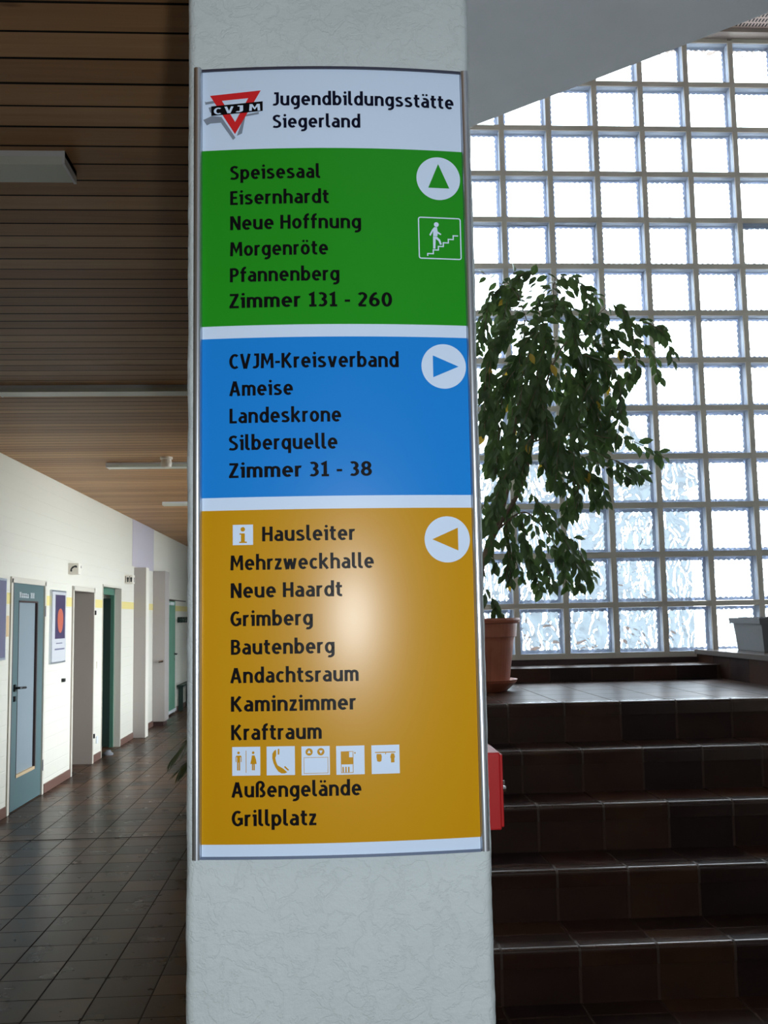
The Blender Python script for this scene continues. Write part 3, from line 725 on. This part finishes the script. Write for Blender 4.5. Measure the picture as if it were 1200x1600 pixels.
d4 = boxes('door_4', [(WX-.03, WX+.006, 16.78, 17.70, .08, 1.93)], 'lgreen', kind='structure')
boxes('sill', [(WX-.03, WX+.03, 16.76, 17.74, .04, .085)], 'lampw', d4)
boxes('door_closer', [(WX+.006, WX+.05, 16.95, 17.3, 1.86, 1.91)], 'lampw', d4)
boxes('header_line', [(WX, WX+.02, 16.5, 18.9, 1.945, 1.96)], 'dbrown', d4)
handle(d4, 17.62, 1.02, -1)
boxes('wall_panel', [(WX, WX+.006, 13.86, 15.52, 2.36, CZ)], 'lilac', kind='structure')
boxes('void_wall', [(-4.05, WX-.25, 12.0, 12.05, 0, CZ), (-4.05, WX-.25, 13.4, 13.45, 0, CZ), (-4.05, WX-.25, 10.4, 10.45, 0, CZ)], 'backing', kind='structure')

# tall grey cupboards standing out from the wall
c1 = thing('tall_cupboard', 'tall narrow plain grey cupboard side beside the toilet sign', 'cupboard', (WX+.09, 14.1, 0), 'grey cupboards along the corridor wall')
boxes('body', [(WX, WX+.165, 14.0, 14.20, .005, 2.345)], 'greylam', c1); boxes('lit_side', [(WX+.165, WX+.172, 14.0, 14.2, .005, 2.345)], 'cream', c1)  # cream sheet paints in the brightness of the window-lit grey side
c2 = thing('tall_cupboard', 'tall grey cupboard with a metal knob, between plain grey cupboard and green door', 'cupboard', (WX+.1, 15.6, 0), 'grey cupboards along the corridor wall')
boxes('body', [(WX+.003, WX+.185, 15.5, 15.9, .07, 2.365)], 'greylam', c2)
boxes('plinth', [(WX+.003, WX+.16, 15.53, 15.9, 0, .07)], 'dbrown', c2)
bm = bmesh.new(); tube(bm, [(WX+.16, 15.5, .985), (WX+.16, 15.46, .985), (WX+.10, 15.45, .975)], .018, 10); link('knob', bm, 'chrome', c2)

# wall-hung signs
def hung_sign(nm, label, y, depth, glyph):
    t = thing(nm, label, 'sign', (WX, y, 2.1)); wd = .105
    boxes('housing', [(WX, WX+wd, y, y+depth, 2.10, 2.215)], 'cream', t)
    bm = bmesh.new()
    for q in glyph: prism(bm, [(WX+a, 2.10+b) for a, b in q], 'y', y-.002, y+.001)
    link('symbol', bm, 'black', t)
    bm = bmesh.new()
    for q in glyph[-1:]: prism(bm, [(y+.02+a*1.1, 2.10+b) for a, b in q], 'x', WX+wd-.001, WX+wd+.002)
    link('side_symbol', bm, 'black', t)
phg = [(.022, .03), (.036, .026), (.042, .038), (.037, .048), (.05, .064), (.072, .074), (.078, .066), (.092, .072), (.086, .09), (.07, .092), (.042, .08), (.025, .058), (.021, .042)]
hung_sign('telephone_sign', 'small cream box sign with black telephone receiver above the corridor doors', 10.5, .13, [phg[:4]+phg[-2:], [phg[3], phg[4], phg[10], phg[11]], [phg[4], phg[5], phg[9], phg[10]], phg[5:10]])
fig = lambda x: [(x-.009, .02), (x+.009, .02), (x+.011, .06), (x+.015, .075), (x, .085), (x-.015, .075), (x-.011, .06)]
hung_sign('toilet_sign', 'small cream box sign with two dark figures beside the tall grey cupboard', 13.35, .16, [rect(.012, .02, .015, .10), fig(.045), rect(.066, .072, .015, .10), fig(.09)])

# posters and fittings on the corridor wall
def poster(nm, label, y0, y1, z0, z1):
    t = thing(nm, label, 'poster', (WX, (y0+y1)/2, z0))
    boxes('frame', [(WX, WX+.022, y0, y1, z0, z1)], 'alu', t); return t
p1 = poster('framed_poster', 'lavender grey poster left of the teal door, cut by the photo edge', 7.85, 8.47, 1.30, 1.975)
boxes('print', [(WX+.022, WX+.024, 7.87, 8.45, 1.32, 1.955)], 'lavender', p1)
p2 = poster('framed_poster', 'white poster with purple picture and orange flame shape right of the teal door', 9.83, 10.36, 1.2, 1.92)
boxes('print', [(WX+.022, WX+.024, 9.845, 10.345, 1.215, 1.905)], 'paper', p2)
boxes('picture', [(WX+.024, WX+.0255, 9.95, 10.31, 1.44, 1.875)], 'purple', p2)
bm = bmesh.new(); prism(bm, [(10.13+.105*math.cos(a), 1.64+.125*math.sin(a)*(1.15 if math.sin(a) < 0 else .8)) for a in [q*math.pi/10 for q in range(20)]], 'x', WX+.0255, WX+.027); link('flame_motif', bm, 'orange', p2)
boxes('caption', [(WX+.024, WX+.025, 10.0, 10.22, 1.39, 1.40), (WX+.024, WX+.025, 9.95, 10.3, 1.33, 1.345)], 'lavender', p2)
tag(boxes('door_plate', [(WX, WX+.01, 8.5, 8.58, 1.49, 1.665)], 'tan'), 'small tan plate on the wall just left of the teal door', 'plate')
tag(boxes('wall_hook', [(WX, WX+.03, 10.30, 10.35, 1.0, 1.035)], 'black'), 'small black door bumper on the wall below the flame poster', 'door bumper')
tag(boxes('light_switch', [(WX, WX+.012, 11.80, 11.88, 1.06, 1.14)], 'cream'), 'cream light switch between the grey doorway and the dark green doorway', 'switch')
tag(boxes('wall_socket', [(WX, WX+.012, 11.82, 11.90, .20, .28)], 'lampw'), 'white wall socket low between the two open doorways', 'socket')
ds = thing('door_wedge', 'small grey door stop on the floor in the dark green doorway', 'door stop', (WX+.03, 12.35, 0))
bm = bmesh.new(); lathe(bm, [(.06, 0), (.06, .02), (.035, .04), (.03, .055)], WX+.03, 12.35, 16); link('body', bm, 'conc', ds)
cr_ = thing('coat_rail', 'dark green coat rail on the wall past the green door', 'coat rail', (WX+.05, 18.5, 1.6))
bm = bmesh.new(); tube(bm, [(WX+.06, 17.85, 1.60), (WX+.06, 19.1, 1.60)], .022, 8); link('rail', bm, 'dgreen', cr_)
for q in range(4): boxes('hook', [(WX, WX+.09, 18+.3*q, 18.03+.3*q, 1.56, 1.66)], 'dgreen', cr_)
sh = thing('bench', 'dark narrow bench against the wall below the coat rail', 'bench', (WX+.15, 18.5, 0))
boxes('seat', [(WX+.015, WX+.12, 17.9, 19.1, .43, .46)], 'dgreen', sh)
for q in (18.0, 18.95): boxes('leg', [(WX+.02, WX+.1, q, q+.04, 0, .43)], 'dgreen', sh)

# ceiling lights, all switched off
LY = [2.97, 5.98, 8.95, 11.95]
LL = ['ceiling light nearest to the camera, cut by the left photo edge', 'ceiling light second from the camera, spanning from photo edge to pillar', 'ceiling light beside the smoke detector', 'farthest ceiling light, a short stub showing left of the pillar']
for k_, yy in enumerate(LY):
    t = thing('ceiling_light', 'long white '+LL[k_], 'ceiling light', (-1.38, yy, CZ-.04), 'fluorescent ceiling lights')
    boxes('housing', [(-1.98, -.78, yy-.07, yy+.07, CZ-.018, CZ)], 'lampw', t)
    bm = bmesh.new(); prism(bm, [(yy-.07, CZ-.018), (yy-.062, CZ-.04), (yy+.062, CZ-.04), (yy+.07, CZ-.018)], 'x', -1.972, -.788); link('diffuser', bm, 'diff', t)
    for q in (-1.98, -.788): boxes('end_cap', [(q, q+.008, yy-.071, yy+.071, CZ-.041, CZ)], 'lampw', t)
sd = thing('smoke_detector', 'round cream smoke detector on the timber ceiling near the third light', 'smoke detector', (-1.40, 8.6, CZ-.07))
bm = bmesh.new(); lathe(bm, [(.055, CZ), (.055, CZ-.018), (.042, CZ-.022)], -1.40, 8.6, 20); link('base', bm, 'cream', sd)
bm = bmesh.new(); lathe(bm, [(.042, CZ-.022), (.05, CZ-.055), (.042, CZ-.088), (.018, CZ-.094)], -1.40, 8.6, 20); link('head', bm, 'cream', sd)

# ------------------------------------------------------------------ plants
def leaf(bm, base, d, nrm, ln, wd, mat=0):
    d = d.normalized(); side = d.cross(nrm).normalized(); n = side.cross(d)
    mid = []; lf = []; rg = []
    for t, w_ in ((0, .06), (.22, .72), (.5, 1), (.75, .66), (.9, .22), (1.0, .0)):
        c = base + d*ln*t + n*(-.16*ln*t*t); mid.append(bm.verts.new(c))
        if 0 < t < 1:
            lf.append(bm.verts.new(c+side*wd*w_*.5+n*wd*w_*.14)); rg.append(bm.verts.new(c-side*wd*w_*.5+n*wd*w_*.14))
    for a in (lf, rg):
        fs = [(mid[0], mid[1], a[0])] + [(mid[q], mid[q+1], a[q], a[q-1]) for q in range(1, 4)] + [(mid[4], mid[5], a[3])]
        for f in fs: bm.faces.new(f).material_index = mat

def curve(pts, n):
    P = [Vector(p) for p in pts]
    if len(P) == 2: P.insert(1, (P[0]+P[1])/2 + Vector((0, 0, .05)))
    P = [P[0]]+P+[P[-1]]; out = []
    for q in range(1, len(P)-2):
        a, b, c, d = P[q-1:q+3]
        for s_ in range(n):
            t = s_/n; out.append(.5*(2*b+(c-a)*t+(2*a-5*b+4*c-d)*t*t+(3*b-a-3*c+d)*t**3))
    return out+[P[-1]]

TWIGS = [
([(1.014, 5.1, 3.235), (0.966, 5.1, 3.341), (0.837, 5.1, 3.43)], 1, 0.7),
([(1.029, 5.0, 3.238), (0.982, 5.0, 3.342), (0.994, 5.0, 3.394)], 1, 0.8),
([(1.053, 4.9, 3.036), (0.961, 4.9, 3.273), (0.843, 4.9, 3.205), (0.81, 4.9, 3.003)], 2, 1),
([(1.149, 5.1, 3.13), (1.052, 5.1, 3.324), (0.945, 5.1, 3.235), (0.893, 5.1, 3.008)], 2, 1),
([(1.145, 5.0, 3.134), (1.191, 5.0, 3.29), (1.214, 5.0, 3.342)], 1, 0.8),
([(1.213, 5.0, 3.134), (1.27, 5.0, 3.307), (1.373, 5.0, 3.307), (1.449, 5.0, 3.238)], 1, 0.9),
([(1.12, 4.9, 3.036), (1.126, 4.9, 3.205), (1.258, 4.9, 3.171), (1.3, 4.9, 2.968)], 3, 1),
([(1.232, 4.95, 3.05), (1.371, 4.95, 3.153), (1.451, 4.95, 3.05), (1.475, 4.95, 2.812)], 3, 1),
([(1.35, 4.9, 2.968), (1.504, 4.9, 3.035), (1.64, 4.9, 3.086), (1.74, 4.9, 3.062), (1.721, 4.9, 3.018)], 1, 1),
([(1.384, 4.9, 2.968), (1.552, 4.9, 3.001), (1.668, 4.9, 2.95), (1.711, 4.9, 2.798)], 2, 0.8),
([(1.397, 4.95, 2.965), (1.532, 4.95, 2.964), (1.578, 4.95, 2.845), (1.522, 4.95, 2.744)], 1, 1),
([(1.295, 4.95, 2.948), (1.427, 4.95, 2.88), (1.47, 4.95, 2.71), (1.438, 4.95, 2.509)], 3, 1),
([(1.235, 5.0, 2.825), (1.367, 5.0, 2.722), (1.427, 5.0, 2.552), (1.44, 5.0, 2.451)], 3, 1),
([(1.17, 4.9, 2.601), (1.364, 4.9, 2.5), (1.562, 4.9, 2.465), (1.717, 4.9, 2.381)], 1, 0.8),
([(1.231, 4.9, 2.468), (1.426, 4.9, 2.384), (1.539, 4.9, 2.334), (1.597, 4.9, 2.294)], 2, 1),
([(1.19, 5.0, 2.52), (1.318, 5.0, 2.351), (1.415, 5.0, 2.266), (1.428, 5.0, 2.166)], 3, 1),
([(1.118, 5.0, 2.386), (1.215, 5.0, 2.285), (1.227, 5.0, 2.152), (1.2, 5.0, 2.069)], 3, 1),
([(1.034, 4.9, 2.47), (0.931, 4.9, 2.34), (0.862, 4.9, 2.21), (0.809, 4.9, 2.049)], 3, 1),
([(0.973, 5.0, 3.065), (0.861, 5.0, 2.946), (0.822, 5.0, 2.759), (0.812, 5.0, 2.523)], 3, 1),
([(1.016, 4.9, 2.935), (0.897, 4.9, 2.802), (0.857, 4.9, 2.57), (0.833, 4.9, 2.34)], 3, 1),
([(1.128, 5.1, 3.024), (1.003, 5.1, 2.885), (0.978, 5.1, 2.643), (0.936, 5.1, 2.404)], 3, 1),
([(1.137, 5.0, 2.928), (1.08, 5.0, 2.724), (1.123, 5.0, 2.521), (1.117, 5.0, 2.353)], 3, 1),
([(1.232, 5.1, 3.024), (1.294, 5.1, 2.849), (1.322, 5.1, 2.676), (1.333, 5.1, 2.503)], 3, 1),
([(1.133, 5.0, 2.791), (1.059, 5.0, 2.622), (1.004, 5.0, 2.454), (0.964, 5.0, 2.255)], 3, 1),
([(1.153, 4.9, 3.036), (1.083, 4.9, 2.935), (1.027, 4.9, 2.768), (1.005, 4.9, 2.602)], 3, 1),
([(1.278, 5.0, 3.065), (1.324, 5.0, 2.927), (1.369, 5.0, 2.79), (1.381, 5.0, 2.654)], 3, 1),
([(1.035, 4.95, 2.214), (1.16, 4.95, 2.016), (1.256, 4.95, 1.95), (1.321, 4.95, 1.77)], 1, 1.0),
([(1.06, 5.0, 2.154), (1.153, 5.0, 1.955), (1.199, 5.0, 1.856), (1.211, 5.0, 1.741)], 2, 1),
([(1.032, 4.95, 2.116), (1.074, 4.95, 1.92), (1.104, 4.95, 1.822), (1.123, 4.95, 1.731)], 2, 1),
([(1.103, 5.0, 1.955), (1.25, 5.0, 1.894), (1.305, 5.0, 1.854), (1.345, 5.0, 1.771)], 1, 1.1),
([(0.945, 5.0, 2.188), (0.907, 5.0, 2.024), (0.919, 5.0, 1.892), (0.899, 5.0, 1.779)], 2, 0.9),
([(0.895, 4.9, 2.209), (0.826, 4.9, 2.081), (0.815, 4.9, 1.952), (0.834, 4.9, 1.824)], 2, 0.8),
([(0.993, 5.0, 2.122), (1.005, 5.0, 1.99), (1.018, 5.0, 1.891), (1.048, 5.0, 1.792)], 2, 0.8),
([(0.721, 4.9, 1.793), (0.783, 4.9, 1.713), (0.819, 4.9, 1.649), (0.837, 4.9, 1.601)], 1, 0.9),
([(1.326, 5.1, 2.78), (1.252, 5.1, 2.642), (1.211, 5.1, 2.47), (1.187, 5.1, 2.265)], 3, 1)]
FX, FY, FZ = .77, 5.0, Z0
fic = thing('potted_ficus', 'weeping fig tree in terracotta pot on the stair landing beside the pillar', 'plant', (FX, FY, FZ))
bm = bmesh.new(); prof = [(.115, .035), (.132, .05), (.158, .25), (.162, .268), (.172, .27), (.178, .335), (.192, .34), (.196, .352), (.190, .362), (.176, .362), (.165, .33)]
lathe(bm, [(r, FZ+z) for r, z in prof], FX, FY, 48); link('pot', bm, 'terra', fic, smooth=False)
bm = bmesh.new(); lathe(bm, [(.115, FZ), (.12, FZ+.004), (.165, FZ+.045), (.172, FZ+.058), (.163, FZ+.058), (.13, FZ+.03)], FX, FY, 48); link('saucer', bm, 'terra', fic)
bm = bmesh.new(); lathe(bm, [(.01, FZ+.30), (.168, FZ+.335)], FX, FY, 32); link('soil', bm, 'soil', fic)
bt = bmesh.new(); bl = bmesh.new()
for tr_ in [([(0.763, 5.0, 1.603), (0.762, 5.0, 1.797), (0.857, 5.0, 2.024), (0.997, 5.0, 2.254), (1.062, 5.0, 2.487), (1.133, 5.0, 2.791)], 0.016, 0.006),
([(0.763, 5.0, 1.603), (0.791, 5.0, 1.894), (0.912, 5.0, 2.189), (0.953, 5.0, 2.455), (1.015, 5.0, 2.792), (1.043, 5.0, 3.134)], 0.014, 0.004),
([(0.997, 5.0, 2.254), (1.094, 5.0, 2.656), (1.242, 5.0, 2.996), (1.415, 5.0, 3.065)], 0.008, 0.003),
([(0.857, 5.0, 2.024), (1.009, 5.0, 2.121), (1.137, 5.0, 1.988)], 0.006, 0.003),
([(1.055, 4.97, 2.482), (1.25, 4.97, 2.514), (1.482, 4.97, 2.445)], 0.005, 0.002)]:
    c = curve(tr_[0], 6); tube(bt, c, [tr_[1]+(tr_[2]-tr_[1])*q/(len(c)-1) for q in range(len(c))], 8)
rnd = random.Random(11)
for tw, copies, dens in TWIGS:
    for cpy in range(copies):
        j = Vector((rnd.uniform(-.06, .06), rnd.uniform(-.28, .28), rnd.uniform(-.05, .05))) if cpy else Vector((0, 0, 0))
        c = curve([Vector(p)+j for p in tw], 12); tube(bt, c[::3]+[c[-1]], .0022, 4)
        L = sum((a-b).length for a, b in zip(c, c[1:])); n = int(L/.0165*dens)
        for q in range(n):
            t = (q+rnd.random()*.6)/n; e = min(int(t*(len(c)-1)), len(c)-2); b0 = c[e].lerp(c[e+1], t*(len(c)-1)-e)
            tg = (c[e+1]-c[e]).normalized(); sd_ = tg.cross(Vector((rnd.uniform(-.5, .5), 1, rnd.uniform(-.3, .3)))).normalized()*(1 if q % 2 else -1)
            d = tg*.6 + sd_*rnd.uniform(.35, .9) + Vector((0, rnd.uniform(-.6, .6), -rnd.uniform(.35, 1.1)))
            ln = rnd.uniform(.05, .082)
            nrm = Vector((rnd.uniform(-.6, .6), -1, rnd.uniform(-.1, 1.0)))
            leaf(bl, b0+Vector((rnd.uniform(-.012, .012), rnd.uniform(-.012, .012), rnd.uniform(-.01, .01))), d, nrm, ln, ln*rnd.uniform(.42, .56), 1 if rnd.random() < .012 else 0)
link('trunk', bt, 'bark', fic, smooth=True); link('foliage', bl, ['leaf', 'yleaf'], fic)

tub = thing('planter_tub', 'grey square planter tub on the raised bed at the right photo edge', 'planter', (2.55, 5.5, 1.372))
bm = bmesh.new(); z0, z1 = 1.372, 1.556
def frustum(bm, a, b, za, zb):
    A = [bm.verts.new((x, y_, za)) for x, y_ in a]; B = [bm.verts.new((x, y_, zb)) for x, y_ in b]
    for q in range(4): bm.faces.new((A[q], A[(q+1) % 4], B[(q+1) % 4], B[q]))
    bm.faces.new(A[::-1]); bm.faces.new(B)
sq = lambda x0, x1, y0, y1: [(x0, y0), (x1, y0), (x1, y1), (x0, y1)]
frustum(bm, sq(2.375, 2.745, 5.335, 5.685), sq(2.36, 2.76, 5.32, 5.70), z0, z1-.03); link('body', bm, 'conc', tub)
bm = bmesh.new(); frustum(bm, sq(2.345, 2.775, 5.305, 5.715), sq(2.34, 2.78, 5.30, 5.72), z1-.032, z1); link('rim', bm, 'conc', tub)
boxes('soil', [(2.38, 2.74, 5.34, 5.68, z1, z1+.003)], 'soil', tub)

pl = thing('potted_palm', 'small palm with thin arching fronds on the corridor floor behind the pillar', 'plant', (-.95, 8.5, 0))
bm = bmesh.new(); lathe(bm, [(.11, 0), (.15, .24), (.165, .25), (.165, .28), (.14, .28), (.13, .25)], -.95, 8.5, 28); link('pot', bm, 'terra', pl)
bm = bmesh.new(); rnd = random.Random(5)
for k_ in range(17):
    a = k_*2.399; ln = rnd.uniform(.26, .36); hgt = rnd.uniform(.18, .48)
    if k_ > 12: hgt += .35
    b0 = Vector((-.95, 8.5, .27)); o = Vector((math.cos(a), math.sin(a), 0))
    c = curve([b0, b0+o*ln*.45+Vector((0, 0, hgt)), b0+o*ln+Vector((0, 0, hgt*.55))], 8); tube(bm, c, .004, 4)
    for q in range(3, len(c)-1):
        tg = (c[q+1]-c[q]).normalized(); sd_ = tg.cross(Vector((0, 0, 1))).normalized()
        for s_ in (-1, 1):
            for e in (0, .5):
                pb = c[q].lerp(c[q+1], e); d = tg*.9+sd_*s_*.7+Vector((0, 0, -.15)); l2 = .19*(1-.35*abs(q/len(c)-.5))
                leaf(bm, pb, d, Vector((0, 0, 1)), l2, .014)
link('fronds', bm, 'palm', pl)
